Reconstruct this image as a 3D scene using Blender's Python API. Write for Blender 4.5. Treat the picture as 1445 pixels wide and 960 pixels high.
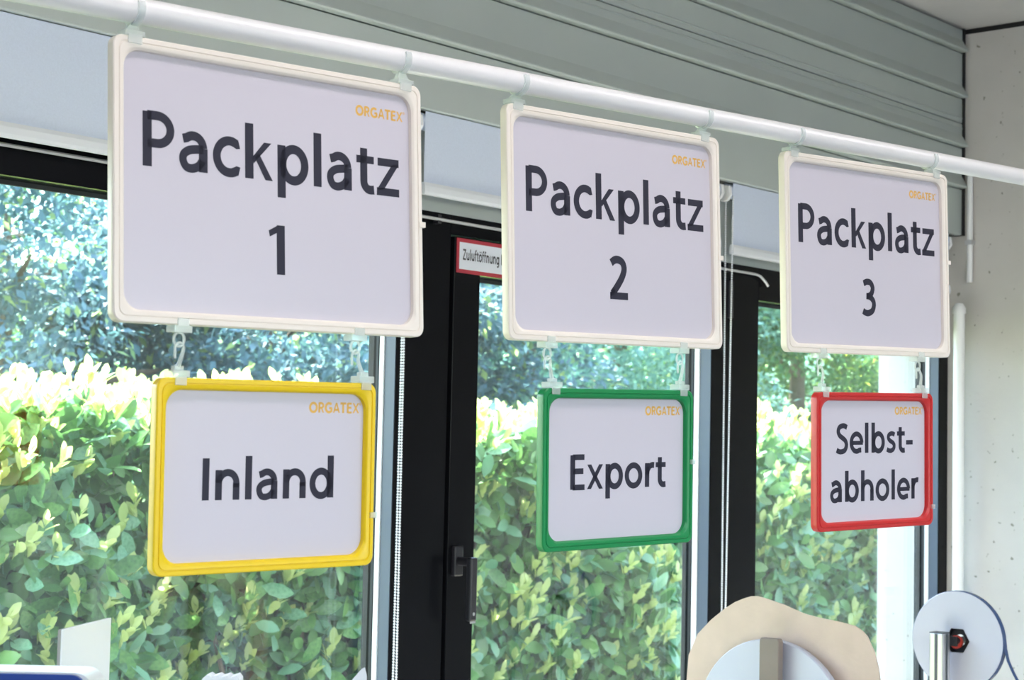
import bpy, bmesh, math, random
import numpy as np
from mathutils import Vector, Matrix, Euler

random.seed(7)
rng = np.random.default_rng(11)
for o in list(bpy.data.objects):
    bpy.data.objects.remove(o)
scene = bpy.context.scene
COL = scene.collection
R = math.radians

# ------------------------------------------------------------------ camera
CAM = Vector((0.0, 0.0, 1.62))
FWD = Vector((0.75475763, 0.65261222, 0.06661985))
RGT = Vector((0.65284106, -0.75719566, 0.02129053))
UPV = Vector((-0.06433872, -0.02742298, 0.99755126))
FPX = 2496.445
cd = bpy.data.cameras.new('camera')
cd.sensor_width = 36.0
cd.lens = FPX / 1445 * 36.0
cd.clip_start = 0.05
cd.clip_end = 300
cd.dof.use_dof = True
cd.dof.focus_distance = 2.7
cd.dof.aperture_fstop = 13
cam = bpy.data.objects.new('camera', cd)
cam.matrix_world = Matrix(((RGT.x, UPV.x, -FWD.x, CAM.x), (RGT.y, UPV.y, -FWD.y, CAM.y),
                           (RGT.z, UPV.z, -FWD.z, CAM.z), (0, 0, 0, 1)))
COL.objects.link(cam)
scene.camera = cam

# ------------------------------------------------------------------ light
world = bpy.data.worlds.new('world')
scene.world = world
world.use_nodes = True
wn = world.node_tree.nodes
sky = wn.new('ShaderNodeTexSky')
sky.sky_type = 'NISHITA'
sky.sun_disc = False
sky.sun_elevation = R(58)
sky.sun_rotation = R(10)
sky.air_density = 1.2
sky.dust_density = 2.0
wn['Background'].inputs['Strength'].default_value = 1.35
world.node_tree.links.new(sky.outputs['Color'], wn['Background'].inputs['Color'])

sl = bpy.data.lights.new('sun', 'SUN')
sl.energy = 55.0
sl.angle = R(0.6)
sl.color = (1.0, 0.96, 0.86)
sun = bpy.data.objects.new('sun', sl)
sun.rotation_euler = Vector((-0.15, -0.50, -0.85)).to_track_quat('-Z', 'Y').to_euler()
sun.location = (2, 10, 20)
COL.objects.link(sun)

def area(name, loc, target, sx, sy, energy, color):
    l = bpy.data.lights.new(name, 'AREA')
    l.shape = 'RECTANGLE'; l.size = sx; l.size_y = sy; l.energy = energy; l.color = color
    o = bpy.data.objects.new(name, l)
    o.location = loc
    o.rotation_euler = (Vector(target) - Vector(loc)).to_track_quat('-Z', 'Y').to_euler()
    COL.objects.link(o)
    return o
# daylight entering through the windows in the wall behind the camera
area('daylight_front_windows', (1.2, -3.85, 1.7), (1.2, 2, 1.6), 6.4, 1.9, 24, (0.68, 0.78, 1.0))

vs = scene.view_settings
vs.view_transform = 'Standard'
vs.look = 'None'
vs.gamma = 1.0
vs.use_curve_mapping = False
vs.exposure = 0.25

# ------------------------------------------------------------------ materials
def mat(name, color, rough=0.5, metal=0.0, spec=0.5, noise=None, bump=None, coat=0.0):
    """noise=(scale, amount) varies the colour; bump=(scale, strength)"""
    m = bpy.data.materials.new(name)
    m.use_nodes = True
    nt = m.node_tree
    b = nt.nodes['Principled BSDF']
    b.inputs['Base Color'].default_value = (*color, 1)
    b.inputs['Roughness'].default_value = rough
    b.inputs['Metallic'].default_value = metal
    b.inputs['Specular IOR Level'].default_value = spec
    b.inputs['Coat Weight'].default_value = coat
    if noise or bump:
        tc = nt.nodes.new('ShaderNodeTexCoord')
    if noise:
        n = nt.nodes.new('ShaderNodeTexNoise')
        n.inputs['Scale'].default_value = noise[0]
        n.inputs['Detail'].default_value = 6
        nt.links.new(tc.outputs['Object'], n.inputs['Vector'])
        r = nt.nodes.new('ShaderNodeValToRGB')
        a = noise[1]
        r.color_ramp.elements[0].position = 0.3
        r.color_ramp.elements[1].position = 0.7
        r.color_ramp.elements[0].color = (*[max(0, c * (1 - a)) for c in color], 1)
        r.color_ramp.elements[1].color = (*[min(1, c * (1 + a)) for c in color], 1)
        nt.links.new(n.outputs['Fac'], r.inputs['Fac'])
        nt.links.new(r.outputs['Color'], b.inputs['Base Color'])
    if bump:
        n2 = nt.nodes.new('ShaderNodeTexNoise')
        n2.inputs['Scale'].default_value = bump[0]
        n2.inputs['Detail'].default_value = 5
        nt.links.new(tc.outputs['Object'], n2.inputs['Vector'])
        bp = nt.nodes.new('ShaderNodeBump')
        bp.inputs['Strength'].default_value = bump[1]
        bp.inputs['Distance'].default_value = 0.004
        nt.links.new(n2.outputs['Fac'], bp.inputs['Height'])
        nt.links.new(bp.outputs['Normal'], b.inputs['Normal'])
    return m

def leaf_mat(name, color, color2, trans=0.35, rough=0.30, spec=0.5):
    m = bpy.data.materials.new(name)
    m.use_nodes = True
    nt = m.node_tree
    nt.nodes.clear()
    out = nt.nodes.new('ShaderNodeOutputMaterial')
    tc = nt.nodes.new('ShaderNodeTexCoord')
    n = nt.nodes.new('ShaderNodeTexNoise')
    n.inputs['Scale'].default_value = 9
    n.inputs['Detail'].default_value = 3
    nt.links.new(tc.outputs['Object'], n.inputs['Vector'])
    r = nt.nodes.new('ShaderNodeValToRGB')
    r.color_ramp.elements[0].position = 0.35
    r.color_ramp.elements[1].position = 0.65
    r.color_ramp.elements[0].color = (*color, 1)
    r.color_ramp.elements[1].color = (*color2, 1)
    nt.links.new(n.outputs['Fac'], r.inputs['Fac'])
    p = nt.nodes.new('ShaderNodeBsdfPrincipled')
    p.inputs['Roughness'].default_value = rough
    p.inputs['Specular IOR Level'].default_value = spec
    t = nt.nodes.new('ShaderNodeBsdfTranslucent')
    hs = nt.nodes.new('ShaderNodeHueSaturation')
    hs.inputs['Hue'].default_value = 0.48
    hs.inputs['Saturation'].default_value = 1.1
    hs.inputs['Value'].default_value = 1.5
    nt.links.new(r.outputs['Color'], hs.inputs['Color'])
    nt.links.new(r.outputs['Color'], p.inputs['Base Color'])
    nt.links.new(hs.outputs['Color'], t.inputs['Color'])
    mx = nt.nodes.new('ShaderNodeMixShader')
    mx.inputs['Fac'].default_value = trans
    nt.links.new(p.outputs['BSDF'], mx.inputs[1])
    nt.links.new(t.outputs['BSDF'], mx.inputs[2])
    nt.links.new(mx.outputs['Shader'], out.inputs['Surface'])
    return m

def glass_mat(name, tint, f0, rough=0.0):
    """window pane: clear with a Schlick reflection that is the same from both sides"""
    m = bpy.data.materials.new(name)
    m.use_nodes = True
    nt = m.node_tree
    nt.nodes.clear()
    out = nt.nodes.new('ShaderNodeOutputMaterial')
    g = nt.nodes.new('ShaderNodeNewGeometry')
    dt = nt.nodes.new('ShaderNodeVectorMath'); dt.operation = 'DOT_PRODUCT'
    nt.links.new(g.outputs['Normal'], dt.inputs[0]); nt.links.new(g.outputs['Incoming'], dt.inputs[1])
    def mth(op, a, b=None):
        n = nt.nodes.new('ShaderNodeMath'); n.operation = op
        for i, v in enumerate((a, b)):
            if v is None: continue
            if isinstance(v, (int, float)): n.inputs[i].default_value = v
            else: nt.links.new(v, n.inputs[i])
        return n.outputs[0]
    ab = mth('ABSOLUTE', dt.outputs['Value'])
    inv = mth('SUBTRACT', 1.0, ab)
    p5 = mth('POWER', inv, 5.0)
    fr = mth('ADD', mth('MULTIPLY', p5, 1 - f0), f0)
    tr = nt.nodes.new('ShaderNodeBsdfTransparent'); tr.inputs['Color'].default_value = (*tint, 1)
    gl = nt.nodes.new('ShaderNodeBsdfGlossy'); gl.inputs['Roughness'].default_value = rough
    gl.inputs['Color'].default_value = (1, 1, 1, 1)
    mx = nt.nodes.new('ShaderNodeMixShader')
    nt.links.new(fr, mx.inputs['Fac'])
    nt.links.new(tr.outputs[0], mx.inputs[1]); nt.links.new(gl.outputs[0], mx.inputs[2])
    nt.links.new(mx.outputs[0], out.inputs['Surface'])
    return m

def clear_plastic():
    m = bpy.data.materials.new('clear_plastic')
    m.use_nodes = True
    nt = m.node_tree
    p = nt.nodes['Principled BSDF']
    p.inputs['Base Color'].default_value = (0.92, 0.95, 0.95, 1)
    p.inputs['Roughness'].default_value = 0.15
    p.inputs['Specular IOR Level'].default_value = 1.0
    tr = nt.nodes.new('ShaderNodeBsdfTransparent'); tr.inputs['Color'].default_value = (0.95, 0.98, 0.97, 1)
    tl = nt.nodes.new('ShaderNodeBsdfTranslucent'); tl.inputs['Color'].default_value = (0.95, 0.97, 0.97, 1)
    m1 = nt.nodes.new('ShaderNodeMixShader'); m1.inputs['Fac'].default_value = 0.4
    nt.links.new(p.outputs[0], m1.inputs[1]); nt.links.new(tl.outputs[0], m1.inputs[2])
    m2 = nt.nodes.new('ShaderNodeMixShader'); m2.inputs['Fac'].default_value = 0.58
    nt.links.new(m1.outputs[0], m2.inputs[1]); nt.links.new(tr.outputs[0], m2.inputs[2])
    nt.links.new(m2.outputs[0], nt.nodes['Material Output'].inputs['Surface'])
    return m

def emit_mat(name, color, s):
    m = bpy.data.materials.new(name); m.use_nodes = True
    b = m.node_tree.nodes['Principled BSDF']
    b.inputs['Base Color'].default_value = (*color, 1)
    b.inputs['Emission Color'].default_value = (*color, 1)
    b.inputs['Emission Strength'].default_value = s
    return m

def concrete_mat(name, c1, c2):
    m = bpy.data.materials.new(name); m.use_nodes = True
    nt = m.node_tree
    b = nt.nodes['Principled BSDF']
    b.inputs['Roughness'].default_value = 0.75
    b.inputs['Specular IOR Level'].default_value = 0.25
    tc = nt.nodes.new('ShaderNodeTexCoord')
    n = nt.nodes.new('ShaderNodeTexNoise'); n.inputs['Scale'].default_value = 2.2; n.inputs['Detail'].default_value = 8
    nt.links.new(tc.outputs['Object'], n.inputs['Vector'])
    r = nt.nodes.new('ShaderNodeValToRGB')
    r.color_ramp.elements[0].position = 0.35; r.color_ramp.elements[1].position = 0.65
    r.color_ramp.elements[0].color = (*c1, 1); r.color_ramp.elements[1].color = (*c2, 1)
    nt.links.new(n.outputs['Fac'], r.inputs['Fac'])
    # air holes left by the formwork
    v = nt.nodes.new('ShaderNodeTexNoise'); v.inputs['Scale'].default_value = 48; v.inputs['Detail'].default_value = 1.5
    nt.links.new(tc.outputs['Object'], v.inputs['Vector'])
    lt = nt.nodes.new('ShaderNodeMapRange')
    lt.inputs['From Min'].default_value = 0.70; lt.inputs['From Max'].default_value = 0.75
    nt.links.new(v.outputs['Fac'], lt.inputs['Value'])
    mx = nt.nodes.new('ShaderNodeMix'); mx.data_type = 'RGBA'
    mx.inputs['B'].default_value = (0.26, 0.25, 0.21, 1)
    nt.links.new(lt.outputs[0], mx.inputs['Factor'])
    nt.links.new(r.outputs['Color'], mx.inputs['A'])
    nt.links.new(mx.outputs['Result'], b.inputs['Base Color'])
    n2 = nt.nodes.new('ShaderNodeTexNoise'); n2.inputs['Scale'].default_value = 60; n2.inputs['Detail'].default_value = 6
    nt.links.new(tc.outputs['Object'], n2.inputs['Vector'])
    bp = nt.nodes.new('ShaderNodeBump'); bp.inputs['Strength'].default_value = 0.25; bp.inputs['Distance'].default_value = 0.004
    nt.links.new(n2.outputs['Fac'], bp.inputs['Height'])
    nt.links.new(bp.outputs['Normal'], b.inputs['Normal'])
    return m

M = {}
M['siding'] = mat('painted_siding', (0.44, 0.49, 0.465), 0.42, noise=(3, 0.04))
M['joint'] = mat('olive_joint', (0.13, 0.135, 0.12), 0.8)
M['gap'] = mat('dark_gap', (0.02, 0.02, 0.02), 0.9)
M['concrete'] = concrete_mat('painted_concrete', (0.54, 0.52, 0.49), (0.63, 0.61, 0.58))
M['slab'] = mat('ceiling_concrete', (0.50, 0.49, 0.48), 0.8, noise=(4, 0.08), bump=(50, 0.2))
M['floor'] = mat('grey_floor', (0.27, 0.265, 0.28), 0.5, noise=(2, 0.06))
M['plaster'] = mat('white_plaster', (0.72, 0.73, 0.72), 0.8, noise=(2, 0.03))
M['lintel'] = mat('lintel_paint', (0.55, 0.60, 0.58), 0.5, noise=(3, 0.03))
M['frame'] = mat('black_aluminium', (0.005, 0.0055, 0.007), 0.2, spec=0.1, noise=(8, 0.1))
M['sky_sheen'] = mat('painted_sky_reflection', (0.10, 0.13, 0.18), 0.35)  # sky reflection on the black jambs, painted as a blue-grey colour
M['bead'] = mat('light_glazing_strip', (0.80, 0.85, 0.87), 0.35)
M['gasket'] = mat('rubber_gasket', (0.03, 0.035, 0.04), 0.6)
M['pane'] = glass_mat('window_glass', (0.93, 0.975, 0.975), 0.085)
M['blind'] = mat('blind_fabric', (0.62, 0.69, 0.82), 0.8, noise=(300, 0.03))
M['white_plastic'] = mat('white_plastic', (0.82, 0.83, 0.83), 0.35)
M['bar'] = mat('blind_bar', (0.74, 0.77, 0.80), 0.35)
M['chain'] = mat('chain_plastic', (0.85, 0.88, 0.92), 0.3)
M['steel'] = mat('grey_steel', (0.62, 0.62, 0.62), 0.35, metal=0.6)
M['chrome'] = mat('bright_steel', (0.8, 0.8, 0.8), 0.2, metal=1.0)
M['rail'] = mat('white_rail_paint', (0.86, 0.85, 0.85), 0.3, coat=0.2)
M['cream'] = mat('cream_plastic', (0.90, 0.82, 0.73), 0.35)
M['yellow'] = mat('yellow_plastic', (0.90, 0.62, 0.0), 0.35)
M['green'] = mat('green_plastic', (0.0, 0.25, 0.065), 0.35)
M['red'] = mat('red_plastic', (0.62, 0.022, 0.022), 0.35)
M['sheet'] = mat('insert_sheet', (0.64, 0.60, 0.665), 0.30, spec=0.4, noise=(1.5, 0.015))
M['ink'] = mat('dark_print', (0.030, 0.029, 0.048), 0.55, spec=0.25)
M['amber'] = mat('amber_print', (0.80, 0.46, 0.10), 0.5)
M['clear'] = clear_plastic()
M['signred'] = mat('sign_red', (0.42, 0.03, 0.05), 0.4)
M['signwhite'] = mat('sign_white', (0.72, 0.76, 0.82), 0.4)
M['signink'] = mat('sign_black', (0.03, 0.03, 0.035), 0.5)
M['card'] = mat('white_card', (0.86, 0.90, 0.94), 0.6)
M['cardedge'] = mat('grey_card_edge', (0.38, 0.38, 0.36), 0.8)
M['board'] = mat('brown_cardboard', (0.68, 0.53, 0.43), 0.85, noise=(14, 0.06), bump=(90, 0.15))
M['disc'] = mat('white_disc', (0.56, 0.57, 0.66), 0.45)
M['taupe'] = mat('taupe_bar', (0.23, 0.18, 0.15), 0.55, noise=(12, 0.08))
M['alu'] = mat('aluminium_profile', (0.78, 0.79, 0.80), 0.28, metal=0.85)
M['slot'] = mat('profile_slot', (0.10, 0.11, 0.12), 0.5)
M['blue'] = mat('blue_plastic', (0.02, 0.06, 0.30), 0.3)
M['bluefilm'] = mat('dark_blue_film', (0.02, 0.06, 0.19), 0.25)
M['black'] = mat('black_plastic', (0.015, 0.015, 0.02), 0.4)
M['redcore'] = mat('red_core', (0.65, 0.06, 0.04), 0.5)
M['wood'] = mat('bench_top', (0.50, 0.44, 0.36), 0.5, noise=(6, 0.1))
M['lamp'] = emit_mat('lamp_diffuser', (1.0, 0.91, 0.945), 7.8)
M['ground'] = mat('garden_soil', (0.12, 0.14, 0.06), 0.95, noise=(3, 0.4), bump=(20, 0.6))
M['bark'] = mat('bark', (0.14, 0.10, 0.07), 0.9, noise=(20, 0.3), bump=(40, 0.8))
M['post'] = mat('white_post', (0.85, 0.85, 0.85), 0.5)
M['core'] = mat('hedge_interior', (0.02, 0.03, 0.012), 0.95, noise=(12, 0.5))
LEAF = [leaf_mat('leaf_deep', (0.040, 0.12, 0.042), (0.09, 0.215, 0.07), 0.22),
        leaf_mat('leaf_mid', (0.09, 0.235, 0.08), (0.17, 0.35, 0.115), 0.26),
        leaf_mat('leaf_bluish', (0.11, 0.27, 0.17), (0.20, 0.39, 0.26), 0.22),
        leaf_mat('leaf_young', (0.40, 0.51, 0.19), (0.55, 0.62, 0.30), 0.5)]

# ------------------------------------------------------------------ helpers
class MB:
    """collects shapes and links them as ONE mesh object"""
    def __init__(self):
        self.v = []; self.f = []; self.mi = []; self.cur = 0
    def poly(self, pts, faces):
        n = len(self.v)
        self.v += [tuple(p) for p in pts]
        for f in faces:
            self.f.append([i + n for i in f]); self.mi.append(self.cur)
    def box(self, x0, x1, y0, y1, z0, z1):
        p = [(x, y, z) for x in (x0, x1) for y in (y0, y1) for z in (z0, z1)]
        self.poly(p, [(0, 1, 3, 2), (4, 6, 7, 5), (0, 4, 5, 1), (2, 3, 7, 6), (0, 2, 6, 4), (1, 5, 7, 3)])
        return self
    def prism(self, prof, axis, a0, a1):
        """prof: 2D closed outline, swept from a0 to a1 along axis; profile gives the other two axes in order"""
        n = len(prof)
        def P(q, a):
            return {'x': (a, q[0], q[1]), 'y': (q[0], a, q[1]), 'z': (q[0], q[1], a)}[axis]
        pts = [P(q, a0) for q in prof] + [P(q, a1) for q in prof]
        fs = [(i, (i + 1) % n, (i + 1) % n + n, i + n) for i in range(n)]
        fs += [tuple(range(n - 1, -1, -1)), tuple(range(n, 2 * n))]
        self.poly(pts, fs)
        return self
    def tube(self, path, r, seg=10, closed=False, flat=None):
        """round (or elliptical, flat=(r1,r2)) tube along a path of points"""
        path = [Vector(q) for q in path]
        n = len(path)
        rings = []
        prev = None
        for i, q in enumerate(path):
            if closed:
                t = path[(i + 1) % n] - path[i - 1]
            else:
                t = path[min(i + 1, n - 1)] - path[max(i - 1, 0)]
            t.normalize()
            if prev is None:
                a = Vector((0, 0, 1)) if abs(t.z) < 0.9 else Vector((1, 0, 0))
                u = t.cross(a).normalized()
            else:
                u = (prev - t * prev.dot(t)).normalized()
            prev = u
            w = t.cross(u)
            rr = r[i] if isinstance(r, (list, tuple)) else r
            r1, r2 = (rr, rr) if flat is None else flat
            rings.append([q + u * (r1 * math.cos(2 * math.pi * k / seg)) + w * (r2 * math.sin(2 * math.pi * k / seg)) for k in range(seg)])
        pts = [p for g in rings for p in g]
        fs = []
        m = n if closed else n - 1
        for i in range(m):
            for k in range(seg):
                a, b = i * seg + k, i * seg + (k + 1) % seg
                c, d = ((i + 1) % n) * seg + (k + 1) % seg, ((i + 1) % n) * seg + k
                fs.append((a, b, c, d))
        if not closed:
            fs.append(tuple(range(seg - 1, -1, -1)))
            fs.append(tuple(range((n - 1) * seg, n * seg)))
        self.poly(pts, fs)
        return self
    def loft(self, loops, cap0=False, cap1=False):
        n = len(loops[0])
        pts = [p for l in loops for p in l]
        fs = []
        for i in range(len(loops) - 1):
            for k in range(n):
                fs.append((i * n + k, i * n + (k + 1) % n, (i + 1) * n + (k + 1) % n, (i + 1) * n + k))
        if cap0: fs.append(tuple(range(n - 1, -1, -1)))
        if cap1: fs.append(tuple(range((len(loops) - 1) * n, len(loops) * n)))
        self.poly(pts, fs)
        return self
    def build(self, name, mats, parent=None, smooth=False, bevel=0.0, fix=True):
        me = bpy.data.meshes.new(name)
        me.from_pydata(self.v, [], self.f)
        if not isinstance(mats, (list, tuple)): mats = [mats]
        for m in mats: me.materials.append(m)
        me.polygons.foreach_set('material_index', self.mi)
        if fix:
            b = bmesh.new(); b.from_mesh(me)
            bmesh.ops.recalc_face_normals(b, faces=b.faces)
            b.to_mesh(me); b.free()
        if smooth:
            me.polygons.foreach_set('use_smooth', [True] * len(me.polygons))
            me.set_sharp_from_angle(angle=R(40))
        me.update()
        o = bpy.data.objects.new(name, me)
        COL.objects.link(o)
        if parent: o.parent = parent
        if bevel:
            bv = o.modifiers.new('bevel', 'BEVEL'); bv.width = bevel; bv.segments = 2
            bv.limit_method = 'ANGLE'; bv.angle_limit = R(40)
        return o

def empty(name, loc=(0, 0, 0), rot=(0, 0, 0)):
    o = bpy.data.objects.new(name, None)
    o.location = loc; o.rotation_euler = rot
    o.empty_display_size = 0.05
    COL.objects.link(o)
    return o
def tag(o, label=None, cat=None, group=None, kind=None):
    if label: o['label'] = label
    if cat: o['category'] = cat
    if group: o['group'] = group
    if kind: o['kind'] = kind
    return o
def struct(o, label=None):
    o['kind'] = 'structure'
    if label: o['label'] = label
    return o

# ------------------------------------------------------------------ room shell
YW = 2.651          # front of the window frames
YG = 2.706          # glass
XR = 5.21           # right wall
CEIL = 3.035
struct(MB().box(-3.2, 5.6, -4.2, 2.80, -0.12, 0.0).build('floor', M['floor']), 'smooth grey workshop floor below the benches')
struct(MB().box(-3.2, 5.6, -4.2, 2.9, CEIL, CEIL + 0.2).build('ceiling', M['slab']), 'grey concrete ceiling slab above the siding')
wr = struct(MB().box(XR, XR + 0.3, -4.0, 2.9, 0.0, CEIL - 0.018).build('wall_right', M['concrete']), 'pitted painted concrete wall on the right')
jb = MB().box(XR + 0.006, XR + 0.29, -4.0, 2.89, CEIL - 0.018, CEIL).build('joint', M['gap'], wr)
struct(MB().box(-3.2, -3.0, -4.2, 2.9, 0, CEIL).build('wall_left', M['plaster']), 'plain white plaster wall on the left')
wf = MB()
wf.box(-3.0, XR, -4.2, -4.0, 0, 0.7); wf.box(-3.0, XR, -4.2, -4.0, 2.7, CEIL)
wf.box(-3.0, -2.1, -4.2, -4.0, 0.7, 2.7); wf.box(4.5, XR, -4.2, -4.0, 0.7, 2.7)
struct(wf.build('wall_front', M['plaster']), 'plain white plaster wall behind the photographer')

# wall above the windows, clad in horizontal boards
YP = 2.600
wb = struct(MB().box(-3.0, XR, YP + 0.022, 2.9, 2.362, CEIL).build('wall_back', M['joint']), 'grey-green ribbed siding wall above the windows')
def siding(zb, zt, rib, beads=()):
    g = 0.0012
    p = []
    if rib:      # proud rib along the lower edge: sharp underside, long sloping upper side
        p += [(YP + 0.02, zb + g), (YP - 0.019, zb + g), (YP - 0.022, zb + 0.004), (YP - 0.021, zb + 0.008), (YP - 0.003, zb + 0.036), (YP, zb + 0.042)]
    else:
        p += [(YP + 0.02, zb + g), (YP + 0.002, zb + g), (YP, zb + g + 0.003)]
    for b in beads:
        p += [(YP, b - 0.003), (YP - 0.0025, b), (YP, b + 0.003)]
    p += [(YP, zt - 0.003), (YP + 0.002, zt - g), (YP + 0.02, zt - g)]
    return MB().prism(p, 'x', -2.99, XR - 0.012).build('siding_board', M['siding'], wb)
siding(2.362, 2.512, False)
siding(2.512, 2.645, True)
siding(2.645, 2.725, True, (2.708,))
siding(2.725, 2.806, False, (2.742,))
siding(2.806, 2.955, True)
siding(2.955, 3.033, True)
MB().box(XR - 0.012, XR - 0.001, YP - 0.006, YP + 0.022, 2.362, CEIL - 0.001).build('corner_joint', M['gap'], wb)
tr = struct(MB().box(-3.0, XR, YW + 0.004, 2.9, 2.156, 2.362).build('trim_1', M['lintel']), 'pale lintel strip between siding and window heads')
# wall left of the windows
struct(MB().box(-3.0, 0.7, 2.62, 2.9, 0, 2.156).build('trim_2', M['plaster']), 'plain white wall piece left of the windows')

# ------------------------------------------------------------------ windows
def window(name, x0, x1, g0, g1, zt, label, beadL=True):
    """frame from x0..x1, clear opening g0..g1, opening head at zt"""
    w = struct(empty(name, ((x0 + x1) / 2, YW, 0.0)), label)
    ox, oy = (x0 + x1) / 2, YW
    def part(nm, m, *bx, bevel=0.0015):
        b = MB()
        for q in bx: b.box(q[0] - ox, q[1] - ox, q[2] - oy, q[3] - oy, q[4], q[5])
        return b.build(nm, m, w, bevel=bevel)
    yb = YW + 0.085
    part('jamb', M['frame'], (x0, g0, YW, yb, 0.0, 2.155))
    part('jamb', M['frame'], (g1, x1, YW, yb, 0.0, 2.155))
    part('frame_head', M['frame'], (g0, g1, YW, yb, zt, 2.155))
    part('sill_rail', M['frame'], (g0, g1, YW, yb, 0.0, 0.10))
    part('glazing_bead', M['bead'], (g1 - 0.0045, g1, YW + 0.033, YW + 0.047, 0.10, zt), bevel=0.001)
    if beadL:
        part('glazing_bead', M['bead'], (g0, g0 + 0.0045, YW + 0.033, YW + 0.047, 0.10, zt), bevel=0.001)
    part('sky_reflection_strip', M['sky_sheen'], (g1 - 0.0015, g1, YW + 0.002, YW + 0.032, 0.10, zt), bevel=0)  # added strip, its colour paints the sky reflected on the right jamb
    part('gasket', M['gasket'], (g0, g0 + 0.006, YW + 0.048, YW + 0.055, 0.10, zt), (g1 - 0.006, g1, YW + 0.048, YW + 0.055, 0.10, zt),
         (g0 + 0.006, g1 - 0.006, YW + 0.048, YW + 0.055, zt - 0.008, zt), (g0 + 0.006, g1 - 0.006, YW + 0.048, YW + 0.055, 0.10, 0.108), bevel=0)
    part('pane', M['pane'], (g0 - 0.004, g1 + 0.004, YG, YG + 0.006, 0.095, zt + 0.004), bevel=0)
    return w, part
w1, p1 = window('window_1', 0.70, 2.853, 0.84, 2.69, 2.090, 'black framed fixed window left of the handled sash')
w3, p3 = window('window_3', 3.945, XR, 4.097, 5.150, 2.066, 'black framed fixed window beside the concrete wall')

# middle window: an opening sash with handle
w2 = struct(empty('window_2', (3.4, YW, 0)), 'black framed opening sash with a lever handle')
def part2(nm, m, *bx, bevel=0.0015):
    b = MB()
    for q in bx: b.box(q[0] - 3.4, q[1] - 3.4, q[2] - YW, q[3] - YW, q[4], q[5])
    return b.build(nm, m, w2, bevel=bevel)
part2('frame_head', M['frame'], (2.853, 3.945, YW, YW + 0.085, 2.112, 2.155))
part2('sash_stile', M['frame'], (2.859, 2.945, YW - 0.006, YW + 0.08, 0.03, 2.108))
part2('sash_stile', M['frame'], (3.865, 3.939, YW - 0.006, YW + 0.08, 0.03, 2.108))
part2('sash_rail', M['frame'], (2.945, 3.865, YW - 0.006, YW + 0.08, 2.028, 2.108))
part2('sash_rail', M['frame'], (2.945, 3.865, YW - 0.006, YW + 0.08, 0.03, 0.12))
part2('glazing_bead', M['bead'], (3.8605, 3.865, YW + 0.030, YW + 0.046, 0.12, 2.028), bevel=0.001)
part2('glazing_bead', M['bead'], (2.945, 2.9495, YW + 0.030, YW + 0.046, 0.12, 2.028), bevel=0.001)
part2('sky_reflection_strip', M['sky_sheen'], (3.8635, 3.865, YW - 0.004, YW + 0.029, 0.12, 2.028), bevel=0)  # same painted sky reflection on the sash stile
part2('gasket', M['gasket'], (2.945, 2.951, YW + 0.048, YW + 0.055, 0.12, 2.028), (3.859, 3.865, YW + 0.048, YW + 0.055, 0.12, 2.028),
      (2.951, 3.859, YW + 0.048, YW + 0.055, 2.020, 2.028), bevel=0)
part2('pane', M['pane'], (2.941, 3.869, YG, YG + 0.006, 0.115, 2.032), bevel=0)
for zz in (0.35, 2.055):
    part2('hinge', M['black'], (3.930, 3.952, YW - 0.016, YW - 0.0055, zz - 0.05, zz + 0.05), bevel=0.003)
# handle: rosette, neck, lever
hd = MB()
hx, hz = 2.884, 1.392
hd.box(hx - 0.014 - 3.4, hx + 0.014 - 3.4, -0.018, -0.006, hz - 0.033, hz + 0.033)
h_ros = hd.build('handle', M['black'], w2, bevel=0.003)
hb = MB()
hb.tube([(hx - 3.4, -0.017, hz), (hx - 3.4, -0.058, hz)], 0.0095, 14)
hb.build('neck', M['black'], h_ros, smooth=True)
hl = MB()
hl.box(hx - 0.011 - 3.4, hx + 0.011 - 3.4, -0.064, -0.048, hz - 0.128, hz + 0.010)
hl.build('lever', M['black'], h_ros, bevel=0.004)
hc = MB()
hc.box(hx - 0.009 - 3.4, hx + 0.009 - 3.4, -0.062, -0.050, hz - 0.1325, hz - 0.1275)
hc.tube([(hx - 3.4, -0.0645, hz - 0.112), (hx - 3.4, -0.0635, hz - 0.112)], 0.004, 10)
o = hc.build('end_cap', M['chrome'], h_ros); o['label'] = 'bright metal tip and rivet of the lever'

# long opener rod along the window heads with its bent end
rod = MB()
rod.tube([(0.75, YW - 0.012, 2.141), (2.5, YW - 0.012, 2.139), (4.062, YW - 0.012, 2.134), (4.085, YW - 0.012, 2.131), (4.112, YW - 0.012, 2.117), (4.124, YW - 0.012, 2.107)], 0.0036, 8)
ro = tag(empty('opener_rod', (2.4, YW - 0.01, 2.12)), 'thin grey metal opener rod running along the black window heads', 'rod')
r_ = rod.build('rod', M['steel'], None, smooth=True); r_.parent = ro; r_.location = (-2.4, -(YW - 0.01), -2.12)
for xx in (1.2, 2.80, 3.93):
    b = MB().box(xx - 0.006, xx + 0.006, YW - 0.014, YW + 0.001, 2.1285, 2.1485).build('guide_clip', M['black'], ro)
    b.location = (-2.4, -(YW - 0.01), -2.12)

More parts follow.
